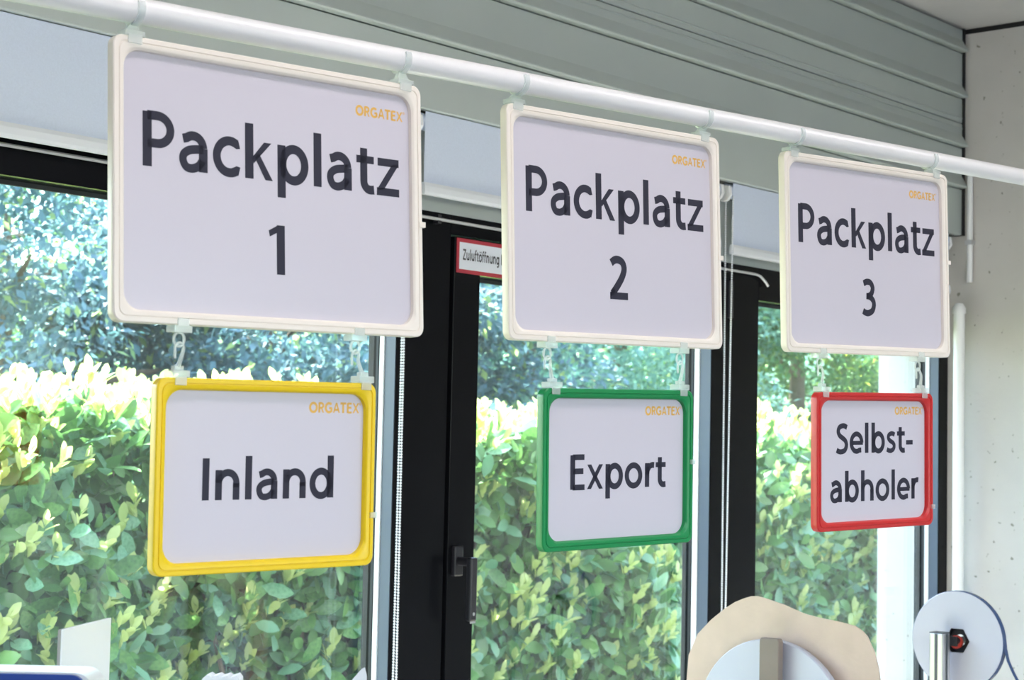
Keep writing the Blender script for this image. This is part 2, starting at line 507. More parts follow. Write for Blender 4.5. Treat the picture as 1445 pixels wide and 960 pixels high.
# ------------------------------------------------------------------ roller blinds
def blind(x0, x1, zbar, label, chain_x, chain_bot, spread):
    yf = 2.611
    b = tag(empty('roller_blind', ((x0 + x1) / 2, yf, zbar)), label, 'blind', 'roller blinds above the windows')
    off = Vector((-(x0 + x1) / 2, -yf, -zbar))
    def add(mb, nm, m, smooth=False, bevel=0.0):
        o = mb.build(nm, m, b, smooth=smooth, bevel=bevel); o.location = off; return o
    # fabric: a thin sheet that runs from the front of the roller down into the bar, barely wavy
    f = MB()
    nx = 24
    zs = [2.3615, 2.335, 2.31, 2.27, 2.23, zbar + 0.022]
    fr, bk = [], []
    for z in zs:
        for i in range(nx + 1):
            x = x0 + 0.02 + (x1 - x0 - 0.04) * i / nx
            y = yf + 0.0012 * math.sin(i * 1.7 + z * 20) * min(1, (2.35 - z) * 8)
            fr.append((x, y, z)); bk.append((x, y + 0.0008, z))
    n = nx + 1
    fs = [(r * n + i, r * n + i + 1, (r + 1) * n + i + 1, (r + 1) * n + i) for r in range(len(zs) - 1) for i in range(nx)]
    f.poly(fr, fs); f.poly(bk, fs)
    add(f, 'fabric', M['blind'], smooth=True)
    rl = MB().tube([(x0 + 0.012, yf + 0.019, 2.342), (x1 - 0.012, yf + 0.019, 2.342)], 0.0185, 20)
    add(rl, 'roller', M['blind'], smooth=True)
    bar = MB().prism([(yf - 0.006, zbar), (yf + 0.006, zbar), (yf + 0.007, zbar + 0.006), (yf + 0.004, zbar + 0.026), (yf - 0.004, zbar + 0.026), (yf - 0.007, zbar + 0.018), (yf - 0.0075, zbar + 0.006)], 'x', x0 + 0.016, x1 - 0.016)
    add(bar, 'bottom_bar', M['bar'])
    for xx, s in ((x0, 1), (x1, -1)):
        prof = [(yf - 0.002, 2.352), (yf + 0.034, 2.360), (yf + 0.040, 2.34), (yf + 0.036, 2.318), (yf + 0.02, 2.310), (yf + 0.004, 2.314), (yf - 0.005, 2.328)]
        bk_ = MB().prism(prof, 'x', xx, xx + s * 0.010)
        add(bk_, 'bracket', M['white_plastic'], bevel=0.002)
    if chain_x:
        c = MB()
        t = []
        zc = 2.32
        top, bot = zc, chain_bot
        L = int((top - bot) / 0.006)
        def bead(p, r=0.0027):
            x, y, z = p
            pts = [(x, y, z + r), (x + r, y, z), (x, y + r, z), (x - r, y, z), (x, y - r, z), (x, y, z - r)]
            a = r * 0.62
            ring1 = [(x + a * math.cos(k * math.pi / 3) * 1.28, y + a * math.sin(k * math.pi / 3) * 1.28, z + r * .6) for k in range(6)]
            ring2 = [(x + r * math.cos(k * math.pi / 3), y + r * math.sin(k * math.pi / 3), z) for k in range(6)]
            ring3 = [(q[0], q[1], z - r * .6) for q in ring1]
            pp = [(x, y, z + r)] + ring1 + ring2 + ring3 + [(x, y, z - r)]
            fs = [(0, 1 + k, 1 + (k + 1) % 6) for k in range(6)]
            for a0 in (1, 7):
                fs += [(a0 + k, a0 + 6 + k, a0 + 6 + (k + 1) % 6, a0 + (k + 1) % 6) for k in range(6)]
            fs += [(19, 13 + (k + 1) % 6, 13 + k) for k in range(6)]
            c.poly(pp, fs)
        pl, pr = [], []
        for i in range(L + 1):
            t_ = i / L
            sp = spread[0] * (1 - t_) + spread[1] * t_
            z = top - (top - bot) * t_
            a = (chain_x, yf - 0.002 - sp / 2, z); b_ = (chain_x + sp * 0.35, yf - 0.002 + sp / 2, z)
            bead(a); bead(b_); pl.append(a); pr.append(b_)
        c.tube(pl, 0.0007, 5); c.tube(pr, 0.0007, 5)
        add(c, 'bead_chain', M['chain'], smooth=True)
    return b
blind(0.72, 2.668, 2.147, 'pale blind above the left window, bead chain beside the black post', 2.664, 0.95, (0.006, 0.016))
blind(2.700, 3.858, 2.181, 'pale middle blind above the handled sash, half hidden behind sign two', None, 0, (0, 0))
blind(3.884, 5.150, 2.171, 'pale blind beside the concrete wall, with two white chain strands', 3.880, 0.95, (0.030, 0.012))

# ------------------------------------------------------------------ pipes in the corner
cp = tag(empty('corner_pipe', (5.128, 2.572, 0)), 'pale vertical pipe standing in the corner beside the window', 'pipe')
MB().tube([(0, 0, 0.0), (0, 0, 2.115)], 0.0175, 18).build('pipe', M['white_plastic'], cp, smooth=True)
MB().tube([(0, 0, 2.105), (0, 0, 2.122), (0.002, 0, 2.136)], [0.021, 0.021, 0.012], 18).build('collar', M['white_plastic'], cp, smooth=True)
MB().box(0.012, 0.082, -0.006, 0.012, 1.2, 1.23).build('bracket', M['steel'], cp)
cn = tag(empty('cable_conduit', (5.196, 2.570, 2.21)), 'short thin pale conduit on the concrete wall above the pipe', 'conduit')
MB().tube([(0, 0, 0), (0, 0, 0.36)], 0.0095, 12).build('tube', M['white_plastic'], cn, smooth=True)
MB().box(-0.011, 0.0135, -0.012, 0.012, 0.12, 0.135).build('clamp', M['steel'], cn)

# ------------------------------------------------------------------ lettering
XH, CAP, ASC, DSC, ST = 0.485, 0.675, 0.71, -0.2, 0.129
def arc(cx, cy, rx, ry, a0, a1, n=22):
    return [(cx + rx * math.cos(R(a0 + (a1 - a0) * i / n)), cy + ry * math.sin(R(a0 + (a1 - a0) * i / n))) for i in range(n + 1)]
def smooth_pts(pts, n=8):
    out = []
    P = [pts[0]] + list(pts) + [pts[-1]]
    for i in range(1, len(P) - 2):
        p0, p1_, p2_, p3_ = P[i - 1], P[i], P[i + 1], P[i + 2]
        for k in range(n):
            t = k / n
            out.append(tuple(0.5 * ((2 * p1_[j]) + (-p0[j] + p2_[j]) * t + (2 * p0[j] - 5 * p1_[j] + 4 * p2_[j] - p3_[j]) * t * t + (-p0[j] + 3 * p1_[j] - 3 * p2_[j] + p3_[j]) * t ** 3) for j in (0, 1)))
    out.append(tuple(pts[-1]))
    return out
def V(x, y0, y1): return ('r', [(x, y0), (x, y1)], ST)
def Hb(y, x0, x1, w=0.084): return ('r', [(x0, y), (x1, y)], w)
def D_(*pts): return ('p', pts)      # polygon
def A_(pts, w=0.088): return ('r', pts, w)
el = lambda cx: A_(arc(cx, 0.2425, 0.178, 0.2055, 0, 360, 40), 0.09)
G = {
 'P': (0.55, [V(0.125, 0, CAP), A_([(0.125, 0.633), (0.25, 0.633)] + arc(0.27, 0.462, 0.185, 0.171, 85, -85) + [(0.25, 0.291), (0.125, 0.291)], 0.084)]),
 'a': (0.503, [V(0.382, 0, 0.30), A_(arc(0.235, 0.300, 0.147, 0.146, 0, 128, 18) + [(0.085, 0.40)], 0.086), A_([(0.382, 0.288)] + smooth_pts([(0.30, 0.283), (0.18, 0.262), (0.098, 0.205), (0.088, 0.125), (0.135, 0.05), (0.225, 0.037), (0.315, 0.075), (0.372, 0.15)]), 0.082)]),
 'c': (0.456, [A_([(0.418, 0.418)] + arc(0.272, 0.2425, 0.192, 0.2025, 55, 305, 32) + [(0.420, 0.066)], 0.088)]),
 'k': (0.504, [V(0.117, 0, ASC), D_((0.150, 0.262), (0.345, 0.485), (0.462, 0.485), (0.245, 0.262), (0.19, 0.2)), D_((0.195, 0.285), (0.262, 0.345), (0.482, 0.0), (0.367, 0.0))]),
 'p': (0.576, [V(0.117, DSC, XH), el(0.312)]),
 'b': (0.576, [V(0.117, 0, ASC), el(0.312)]),
 'd': (0.577, [V(0.458, 0, ASC), el(0.263)]),
 'l': (0.247, [V(0.123, 0, ASC)]),
 't': (0.345, [A_([(0.150, 0.60), (0.150, 0.17)] + arc(0.262, 0.155, 0.112, 0.115, 180, 268, 12) + [(0.325, 0.047)], 0.09), Hb(0.447, 0.025, 0.325, 0.076)]),
 'z': (0.445, [Hb(0.445, 0.045, 0.415, 0.08), Hb(0.04, 0.028, 0.42, 0.08), D_((0.028, 0.06), (0.30, 0.43), (0.415, 0.43), (0.145, 0.06))]),
 '1': (0.513, [V(0.292, 0, 0.65), D_((0.25, 0.65), (0.10, 0.572), (0.118, 0.492), (0.25, 0.556))]),
 '2': (0.513, [A_(smooth_pts([(0.075, 0.558), (0.15, 0.604), (0.235, 0.615), (0.335, 0.575), (0.372, 0.475), (0.325, 0.345), (0.22, 0.205), (0.10, 0.075)]), 0.092), Hb(0.042, 0.045, 0.455, 0.084), D_((0.045, 0.03), (0.045, 0.075), (0.14, 0.17), (0.19, 0.08))]),
 '3': (0.513, [A_(smooth_pts([(0.085, 0.582), (0.19, 0.617), (0.295, 0.598), (0.355, 0.51), (0.318, 0.405), (0.235, 0.357), (0.165, 0.352)]), 0.086), A_(smooth_pts([(0.165, 0.352), (0.27, 0.338), (0.365, 0.275), (0.386, 0.185), (0.335, 0.085), (0.215, 0.038), (0.12, 0.048), (0.06, 0.075)]), 0.088)]),
 'I': (0.254, [V(0.127, 0, CAP)]),
 'n': (0.567, [V(0.117, 0, XH), A_([(0.117, 0.27)] + arc(0.29, 0.275, 0.165, 0.168, 165, 0, 20) + [(0.455, 0.20)], 0.088), V(0.453, 0, 0.27)]),
 'h': (0.564, [V(0.117, 0, ASC), A_([(0.117, 0.27)] + arc(0.29, 0.275, 0.165, 0.168, 165, 0, 20) + [(0.455, 0.20)], 0.088), V(0.453, 0, 0.27)]),
 'u': (0.567, [V(0.453, 0, XH), A_([(0.115, 0.28), (0.115, 0.21)] + arc(0.28, 0.21, 0.165, 0.168, 180, 345, 20), 0.088), V(0.115, 0.21, XH)]),
 'E': (0.504, [V(0.127, 0, CAP), Hb(0.633, 0.127, 0.445), Hb(0.358, 0.127, 0.42), Hb(0.042, 0.127, 0.455)]),
 'x': (0.481, [D_((0.02, 0.485), (0.132, 0.485), (0.462, 0), (0.35, 0)), D_((0.35, 0.485), (0.46, 0.485), (0.128, 0), (0.018, 0))]),
 'o': (0.56, [A_(arc(0.28, 0.2425, 0.196, 0.2055, 0, 360, 40), 0.09)]),
 'r': (0.345, [V(0.117, 0, XH), A_([(0.117, 0.25)] + smooth_pts([(0.135, 0.34), (0.19, 0.415), (0.265, 0.443), (0.325, 0.44)]), 0.09)]),
 'S': (0.503, [A_(smooth_pts([(0.425, 0.598), (0.345, 0.632), (0.265, 0.638), (0.155, 0.60), (0.112, 0.505), (0.165, 0.412), (0.265, 0.355), (0.37, 0.285), (0.405, 0.18), (0.345, 0.07), (0.215, 0.035), (0.12, 0.048), (0.055, 0.078)]), 0.09)]),
 's': (0.41, [A_(smooth_pts([(0.345, 0.418), (0.275, 0.446), (0.195, 0.444), (0.12, 0.405), (0.112, 0.335), (0.175, 0.275), (0.265, 0.235), (0.325, 0.175), (0.305, 0.085), (0.215, 0.04), (0.13, 0.043), (0.05, 0.073)]), 0.082)]),
 'e': (0.516, [A_(arc(0.268, 0.2425, 0.19, 0.2035, 0, 300, 36) + [(0.44, 0.07)], 0.088), Hb(0.238, 0.09, 0.50, 0.07)]),
 '-': (0.313, [Hb(0.232, 0.03, 0.285, 0.082)]),
 'Z': (0.56, [Hb(0.633, 0.05, 0.52), Hb(0.042, 0.035, 0.525), D_((0.035, 0.06), (0.385, 0.62), (0.52, 0.62), (0.17, 0.06))]),
 'f': (0.33, [A_([(0.13, 0), (0.13, 0.53)] + arc(0.24, 0.55, 0.11, 0.12, 175, 75, 12) + [(0.31, 0.665)], 0.09), Hb(0.447, 0.02, 0.30, 0.076)]),
 'g': (0.57, [V(0.455, -0.06, XH), el(0.263), A_([(0.455, -0.02)] + arc(0.29, -0.03, 0.165, 0.13, 0, -130, 16), 0.085)]),
 'N': (0.66, [V(0.125, 0, CAP), V(0.535, 0, CAP), D_((0.08, CAP), (0.19, CAP), (0.58, 0), (0.47, 0))]),
 'O': (0.69, [A_(arc(0.345, 0.3375, 0.265, 0.295, 0, 360, 44), 0.10)]),
 'R': (0.56, [V(0.125, 0, CAP), A_([(0.125, 0.63), (0.25, 0.63)] + arc(0.27, 0.475, 0.17, 0.155, 85, -85) + [(0.25, 0.32), (0.125, 0.32)], 0.09), D_((0.24, 0.32), (0.35, 0.33), (0.52, 0), (0.40, 0))]),
 'G': (0.65, [A_([(0.55, 0.58)] + arc(0.345, 0.3375, 0.26, 0.295, 62, 300, 32) + [(0.555, 0.09), (0.555, 0.31)], 0.10), Hb(0.31, 0.36, 0.60, 0.085)]),
 'A': (0.61, [D_((0.02, 0), (0.135, 0), (0.355, CAP), (0.25, CAP)), D_((0.475, 0), (0.595, 0), (0.365, CAP), (0.25, CAP)), Hb(0.205, 0.13, 0.47, 0.085)]),
 'T': (0.50, [V(0.25, 0, CAP), Hb(0.632, 0.01, 0.49, 0.09)]),
 'X': (0.57, [D_((0.02, CAP), (0.15, CAP), (0.555, 0), (0.425, 0)), D_((0.42, CAP), (0.55, CAP), (0.145, 0), (0.015, 0))]),
 ' ': (0.22, []),
}
G['ö'] = (0.56, G['o'][1] + [('p', ((0.135, 0.57), (0.235, 0.57), (0.235, 0.66), (0.135, 0.66))), ('p', ((0.325, 0.57), (0.425, 0.57), (0.425, 0.66), (0.325, 0.66)))])

def text_width(s, track=0.0):
    return sum(G[c][0] + track for c in s)
def put_text(mb, s, x0, z0, em, y, sx=1.0, track=0.0, bold=1.0):
    """letters as flat print in the local XZ plane, x0 = left, z0 = baseline"""
    x = 0.0
    for ch in s:
        adv, items = G[ch]
        for it in items:
            if it[0] == 'p':
                pts = it[1]
                mb.poly([(x0 + (x + q[0]) * em * sx, y, z0 + q[1] * em) for q in pts], [tuple(range(len(pts)))])
            else:
                pts, w = it[1], it[2] * bold * (1.34 if len(it[1]) > 2 or it[2] != ST else 1.0)
                n = len(pts)
                closed = n > 30 and math.hypot(pts[0][0] - pts[-1][0], pts[0][1] - pts[-1][1]) < 1e-6
                Lf, Rt = [], []
                for i, q in enumerate(pts):
                    if closed:
                        a, b = pts[(i - 1) % (n - 1)], pts[(i + 1) % (n - 1)]
                    else:
                        a, b = pts[max(i - 1, 0)], pts[min(i + 1, n - 1)]
                    dx, dy = b[0] - a[0], b[1] - a[1]
                    l = math.hypot(dx, dy) or 1
                    nx_, ny_ = -dy / l * w / 2, dx / l * w / 2
                    Lf.append((q[0] + nx_, q[1] + ny_)); Rt.append((q[0] - nx_, q[1] - ny_))
                P = [(x0 + (x + q[0]) * em * sx, y, z0 + q[1] * em) for q in Lf + Rt]
                mb.poly(P, [(i, i + 1, n + i + 1, n + i) for i in range(n - 1)])
        x += adv + track

# ------------------------------------------------------------------ hanging signs
def rrect(w, h, ins, rad, y, n=7):
    """rounded rectangle loop, top edge at z=0, centred on x, inset by ins"""
    x0, x1, z0, z1 = -w / 2 + ins, w / 2 - ins, -h + ins, -ins
    pts = []
    for cx, cz, a in ((x1 - rad, z1 - rad, 0), (x0 + rad, z1 - rad, 90), (x0 + rad, z0 + rad, 180), (x1 - rad, z0 + rad, 270)):
        for k in range(n + 1):
            t = R(a + 90 * k / n)
            pts.append((cx + rad * math.cos(t), y, cz + rad * math.sin(t)))
    return pts
TH = 0.0135
def sign(loc, yaw, roll, tilt, w, h, fr, framemat, lines, logo_x, logo_z, label, tab_z, grp):
    e = tag(empty('hanging_sign', loc, (R(tilt), R(roll), R(yaw))), label, 'sign', grp)
    f = MB()
    k = fr / 0.0145
    f.loft([rrect(w, h, 0.0008, 0.0115, TH), rrect(w, h, 0.0, 0.012, TH - 0.001), rrect(w, h, 0.0, 0.012, 0.0012), rrect(w, h, 0.0012, 0.0112, 0.0),
            rrect(w, h, 0.0058 * k, 0.009, 0.0), rrect(w, h, 0.0063 * k, 0.009, 0.0012), rrect(w, h, 0.0073 * k, 0.009, 0.0012), rrect(w, h, 0.0078 * k, 0.009, 0.0001),
            rrect(w, h, 0.0115 * k, 0.0150, 0.0004), rrect(w, h, 0.0124 * k, 0.0175, 0.0010), rrect(w, h, 0.0143 * k, 0.0200, 0.0030), rrect(w, h, 0.0145 * k, 0.0205, 0.0090)])
    f.build('frame', framemat, e, smooth=True)
    bk = MB().loft([rrect(w, h, 0.003, 0.0095, 0.0092), rrect(w, h, 0.003, 0.0095, TH - 0.0008)], True, True)
    bk.build('back_panel', M['cream'] if framemat is M['cream'] else framemat, e)
    sh = MB().loft([rrect(w, h, fr - 0.002, 0.0185, 0.0082), rrect(w, h, fr - 0.002, 0.0185, 0.0088)], True, True)
    s_ = sh.build('insert_sheet', M['sheet'], e)
    for txt, xl, zb, em, sx in lines:
        t = MB()
        put_text(t, txt, xl, zb, em, 0.0080, sx)
        o_ = t.build('number' if len(txt) == 1 else 'lettering', M['ink'], s_, fix=False); o_['label'] = 'dark printed ' + txt
    lg = MB()
    em = 0.0122 / CAP
    wd = text_width('ORGATEX') * em
    put_text(lg, 'ORGATEX', logo_x, logo_z, em, 0.0080, 0.0745 / wd, bold=1.22)
    # small registered mark
    put_text(lg, 'o', logo_x + 0.0745, logo_z + 0.0098, em * 0.32, 0.0080)
    o_ = lg.build('logo', M['amber'], s_, fix=False); o_['label'] = 'amber printed logo lettering'
    tb = MB().box(w / 2 - 0.006, w / 2 + 0.0042, -0.0012, 0.004, tab_z - 0.0035, tab_z + 0.0035)
    tb.box(w / 2 - 0.001, w / 2 + 0.0035, 0.003, 0.010, tab_z - 0.0025, tab_z + 0.0025)
    o_ = tb.build('latch_tab', M['clear'] if framemat is not M['cream'] else M['cream'], e, bevel=0.0006)
    return e
BW, BH, SW, SH = 0.438, 0.3162, 0.3055, 0.2206
def big(num, xl):
    return [('Packplatz', -0.1835, -0.1412, 0.0912, 0.993), (num, xl + 0.008, -0.2508, 0.0895, 1.0)]
L1 = sign((1.3678, 1.5546, 2.0789), -6.06, -1.27, -1.82, BW, BH, 0.0145, M['cream'], big('1', -0.0265), 0.1205, -0.0465,
          'large cream framed sign reading Packplatz 1, nearest on the rail', -0.175, 'large signs on the rail')
L2 = sign((1.9652, 1.5075, 2.0980), -5.66, -1.61, -1.01, BW, BH, 0.0145, M['cream'], big('2', -0.0275), 0.1205, -0.0462,
          'large cream framed sign reading Packplatz 2, middle of the rail', -0.180, 'large signs on the rail')
L3 = sign((2.5693, 1.4493, 2.1179), -7.49, -1.80, -0.34, BW, BH, 0.0145, M['cream'], big('3', -0.0275), 0.1180, -0.0462,
          'large cream framed sign reading Packplatz 3, farthest on the rail', -0.152, 'large signs on the rail')
S1 = sign((1.3737, 1.5542, 1.7041), -6.95, -1.16, 0.91, SW, SH, 0.0135, M['yellow'], [('Inland', -0.0915, -0.1379, 0.0707, 1.0)], 0.0585, -0.0365,
          'small yellow framed sign reading Inland under the first large sign', -0.160, 'small coloured signs')
S2 = sign((1.9750, 1.5022, 1.7194), -5.87, -1.76, 0.94, SW, SH, 0.0135, M['green'], [('Export', -0.0975, -0.1384, 0.0700, 1.02)], 0.0575, -0.0360,
          'small green framed sign reading Export under the second large sign', -0.104, 'small coloured signs')
S3 = sign((2.5692, 1.4326, 1.7390), -8.05, -1.81, 0.81, SW, SH, 0.0135, M['red'], [('Selbst-', -0.0985, -0.0978, 0.0690, 1.03), ('abholer', -0.1130, -0.1757, 0.0700, 1.02)], 0.0575, -0.0355,
          'small red framed sign reading Selbst-abholer under the third large sign', -0.190, 'small coloured signs')

# ------------------------------------------------------------------ rail and hooks
RD = Vector((1.0, -0.0876, 0.0289))
R0 = Vector((1.3678, 1.5612, 2.1095))
def rail_at(x): return R0 + RD * (x - R0.x)
RR = 0.0148
rt = tag(empty('hanging_rail', rail_at(2.5)), 'long white round tube carrying the hanging signs', 'rail')
rp = MB().tube([rail_at(-0.6) - rail_at(2.5), rail_at(XR - 0.008) - rail_at(2.5)], RR, 28)
rp.build('tube', M['rail'], rt, smooth=True)
fl = MB().tube([rail_at(XR - 0.010) - rail_at(2.5), rail_at(XR - 0.001) - rail_at(2.5)], 0.034, 24)
fl.build('wall_flange', M['rail'], rt, smooth=True)

def sign_pt(e, x, z, y=TH / 2):
    m = Matrix.Translation(e.location) @ e.rotation_euler.to_matrix().to_4x4()
    return m @ Vector((x, y, z))
def rail_hook(e, x, label):
    q = sign_pt(e, x, 0.0)
    h = tag(empty('rail_hook', q, (0, 0, R(-5.0))), label, 'hook', 'clear hooks on the rail')
    c = rail_at(q.x) - q
    cy, cz = c.y, c.z
    clip = MB()
    clip.box(-0.0125, 0.0125, -TH / 2 - 0.0022, TH / 2 + 0.0022, 0.0003, 0.0062)
    clip.box(-0.009, 0.009, -TH / 2 - 0.0024, -TH / 2 - 0.0006, -0.0085, 0.002)
    clip.box(-0.009, 0.009, TH / 2 + 0.0006, TH / 2 + 0.0024, -0.0085, 0.002)
    clip.build('clip', M['clear'], h, bevel=0.0008)
    ring = []
    r1, r2 = RR + 0.0006, RR + 0.0032
    n = 26
    a0, a1 = -150, 118
    loops = []
    for i in range(n + 1):
        t = R(a0 + (a1 - a0) * i / n)
        # angle measured from -Z (bottom), going round the camera side to the top
        ca, sa = math.cos(t), math.sin(t)
        wd = 0.0042
        def P(r, xx): return (xx, cy - r * sa, cz - r * ca)
        loops.append([P(r1, -wd), P(r1, wd), P(r2, wd), P(r2, -wd)])
    rg = MB().loft(loops, True, True)
    rg.build('ring', M['clear'], h, smooth=True)
    nk = MB().loft([[(-0.010, -0.004, 0.006), (0.010, -0.004, 0.006), (0.010, 0.004, 0.006), (-0.010, 0.004, 0.006)],
                    [(-0.0045, -0.003 + cy * .6, cz - RR - 0.0008), (0.0045, -0.003 + cy * .6, cz - RR - 0.0008), (0.0045, 0.003 + cy * .6, cz - RR - 0.0008), (-0.0045, 0.003 + cy * .6, cz - RR - 0.0008)]], True, True)
    nk.build('neck', M['clear'], h, bevel=0.0006)
    return h
for e, nm, xs in ((L1, 'nearest large', (-0.193, 0.193)), (L2, 'middle large', (-0.199, 0.185)), (L3, 'farthest large', (-0.196, 0.185))):
    rail_hook(e, xs[0], 'clear plastic rail hook at the left end of the ' + nm + ' sign')
    rail_hook(e, xs[1], 'clear plastic rail hook at the right end of the ' + nm + ' sign')

def lower_link(eL, xL, eS, xS, nL, nS, side):
    qb = sign_pt(eL, xL, -BH)
    qt = sign_pt(eS, xS, 0.0)
    # eyelet clip under the large sign
    c = tag(empty('eyelet_clip', qb, (0, 0, R(-6))), 'clear eyelet clip under the %s side of the %s sign' % (side, nL), 'clip', 'clear eyelet clips')
    m = MB()
    m.box(-0.0115, 0.0115, -TH / 2 - 0.0022, TH / 2 + 0.0022, -0.0085, -0.0005)
    m.box(-0.0075, 0.0075, -TH / 2 - 0.0024, -TH / 2 - 0.0006, -0.002, 0.0075)
    m.build('clip', M['clear'], c, bevel=0.0008)
    rr = 0.0068
    ring = [(rr * math.sin(2 * math.pi * k / 20), 0.0, -0.0085 - rr - 0.0005 + rr * math.cos(2 * math.pi * k / 20) * 1.15) for k in range(20)]
    MB().tube(ring, 0.0017, 8, closed=True).build('eyelet', M['clear'], c, smooth=True)
    # hook clip on top of the small sign, its crook through the eyelet
    k = tag(empty('hook_clip', qt, (0, 0, R(-6))), 'clear hook clip on the %s end of the %s sign' % (side, nS), 'clip', 'clear hook clips')
    m = MB()
    m.box(-0.0115, 0.0115, -TH / 2 - 0.0022, TH / 2 + 0.0022, 0.0005, 0.0085)
    m.box(-0.0075, 0.0075, -TH / 2 - 0.0024, -TH / 2 - 0.0006, -0.0085, 0.002)
    m.box(-0.0060, 0.0060, -0.004, 0.004, 0.0085, 0.0135)
    m.build('clip', M['clear'], k, bevel=0.0008)
    iv = Matrix.Rotation(R(6), 4, 'Z') @ ((qb + Vector((0, 0, -0.0085 - 2 * rr * 1.1))) - qt)
    tx, ty, tz = iv.x, iv.y, iv.z - 0.0005
    path = smooth3([(0, 0, 0.0125), (tx * 0.35 + 0.002, ty * .3, tz * 0.45), (tx + 0.0065, ty * .8, tz * 0.78), (tx + 0.0060, ty, tz + 0.0005), (tx + 0.001, ty, tz + 0.0045), (tx - 0.0045, ty - 0.001, tz + 0.001), (tx - 0.0060, ty - 0.002, tz - 0.008), (tx - 0.0055, ty - 0.002, tz - 0.0135)])
    n = len(path)
    rad = [0.0032 - 0.0016 * min(1, i / (n * 0.5)) for i in range(n)]
    MB().tube(path, rad, 8).build('hook', M['clear'], k, smooth=True)
def smooth3(pts, n=6):
    P = [Vector(q) for q in [pts[0]] + list(pts) + [pts[-1]]]
    out = []
    for i in range(1, len(P) - 2):
        for k in range(n):
            t = k / n
            out.append(0.5 * ((2 * P[i]) + (P[i + 1] - P[i - 1]) * t + (2 * P[i - 1] - 5 * P[i] + 4 * P[i + 1] - P[i + 2]) * t * t + (-P[i - 1] + 3 * P[i] - 3 * P[i + 1] + P[i + 2]) * t ** 3))
    out.append(P[-1])
    return out
lower_link(L1, -0.132, S1, -0.124, 'nearest large', 'Inland', 'left')
lower_link(L1, 0.116, S1, 0.136, 'nearest large', 'Inland', 'right')
lower_link(L2, -0.142, S2, -0.131, 'middle large', 'Export', 'left')
lower_link(L2, 0.129, S2, 0.130, 'middle large', 'Export', 'right')
lower_link(L3, -0.131, S3, -0.133, 'farthest large', 'Selbst-abholer', 'left')
lower_link(L3, 0.132, S3, 0.127, 'farthest large', 'Selbst-abholer', 'right')

# ------------------------------------------------------------------ red bordered notice on the sash
nz = tag(empty('notice_plate', (2.971, YW - 0.0066, 2.0665)), 'red bordered notice reading Zuluftöffnung on the sash head', 'sign')
MB().box(-0.107, 0.107, -0.0012, 0.0, -0.0385, 0.0385).build('border', M['signred'], nz)
fld = MB().box(-0.0985, 0.0985, -0.0016, -0.0012, -0.030, 0.030).build('field', M['signwhite'], nz)
t = MB()
put_text(t, 'Zuluftöffnung NRA', -0.0880, -0.0085, 0.0350, -0.0018, 0.58)
t.build('lettering', M['signink'], fld, fix=False)

# ------------------------------------------------------------------ benches
def bench(name, x0, x1, y0, y1, zt, label, shelf=None):
    b = tag(empty(name, ((x0 + x1) / 2, (y0 + y1) / 2, 0)), label, 'bench')
    ox, oy = (x0 + x1) / 2, (y0 + y1) / 2
    def bx(nm, m, a, bvl=0.002):
        return MB().box(a[0] - ox, a[1] - ox, a[2] - oy, a[3] - oy, a[4], a[5]).build(nm, m, b, bevel=bvl)
    bx('worktop', M['wood'], (x0, x1, y0, y1, zt - 0.03, zt))
    for xx in (x0 + 0.03, x1 - 0.07):
        for yy in (y0 + 0.03, y1 - 0.07):
            bx('leg', M['alu'], (xx, xx + 0.04, yy, yy + 0.04, 0, zt - 0.03))
    bx('crossbar', M['alu'], (x0 + 0.07, x1 - 0.07, y1 - 0.07, y1 - 0.03, 0.2, 0.24))
    if shelf:
        sx0, sx1, sy0, sy1, sz = shelf
        bx('shelf', M['wood'], (sx0, sx1, sy0, sy1, sz - 0.02, sz))
        for xx in (sx0 + 0.01, sx1 - 0.05):
            for yy in (sy0 + 0.01, sy1 - 0.05):
                bx('shelf_post', M['alu'], (xx, xx + 0.04, yy, yy + 0.04, zt, sz - 0.02))
    return b
bench('packing_bench', 0.55, 2.25, 1.18, 1.98, 0.85, 'packing bench with a raised shelf under the first sign', (0.70, 1.80, 1.22, 1.94, 1.14))
bench('packing_bench', 2.60, 4.50, 1.55, 2.35, 0.85, 'packing bench carrying the two rolls near the window')

# cardboard and disc dispenser
dp = tag(empty('roll_dispenser', (2.94, 1.862, 0.85)), 'roll dispenser with brown cardboard sheet, white disc and taupe upright', 'dispenser')
yz = [(2.075, 1.100), (2.073, 1.187), (2.069, 1.233), (2.047, 1.277), (2.015, 1.307), (1.983, 1.331), (1.958, 1.346), (1.936, 1.355), (1.920, 1.360), (1.906, 1.361), (1.892, 1.359), (1.878, 1.356), (1.846, 1.349), (1.802, 1.335),
      (1.768, 1.329), (1.730, 1.325), (1.696, 1.319), (1.682, 1.311), (1.672, 1.301), (1.658, 1.273), (1.650, 1.245), (1.646, 1.215), (1.645, 1.10), (1.66, 0.99), (1.70, 0.92), (1.78, 0.88), (1.90, 0.87), (2.0, 0.90), (2.05, 0.98)]
def bend(y, z): return 0.016 * ((1.862 - y) / 0.2) ** 2 * (1 if y < 1.862 else 0.25) + 0.012
cb = MB()
cy0, cz0 = 1.862, 1.115
loops = []
for s in (0.02, 0.3, 0.55, 0.75, 0.9, 1.0):
    loops.append([(bend(cy0 + (y - cy0) * s, 0), (y - cy0) * s, cz0 + (z - cz0) * s - 0.85) for y, z in yz])
back_l = [[(q[0] + 0.004, q[1], q[2]) for q in l] for l in loops]
cb.loft(loops + back_l[::-1], True, True)
cb.build('cardboard_sheet', M['board'], dp, smooth=True)
dk = MB()
ring = lambda r, x: [(x, r * math.cos(2 * math.pi * k / 64), 0.265 + r * math.sin(2 * math.pi * k / 64)) for k in range(64)]
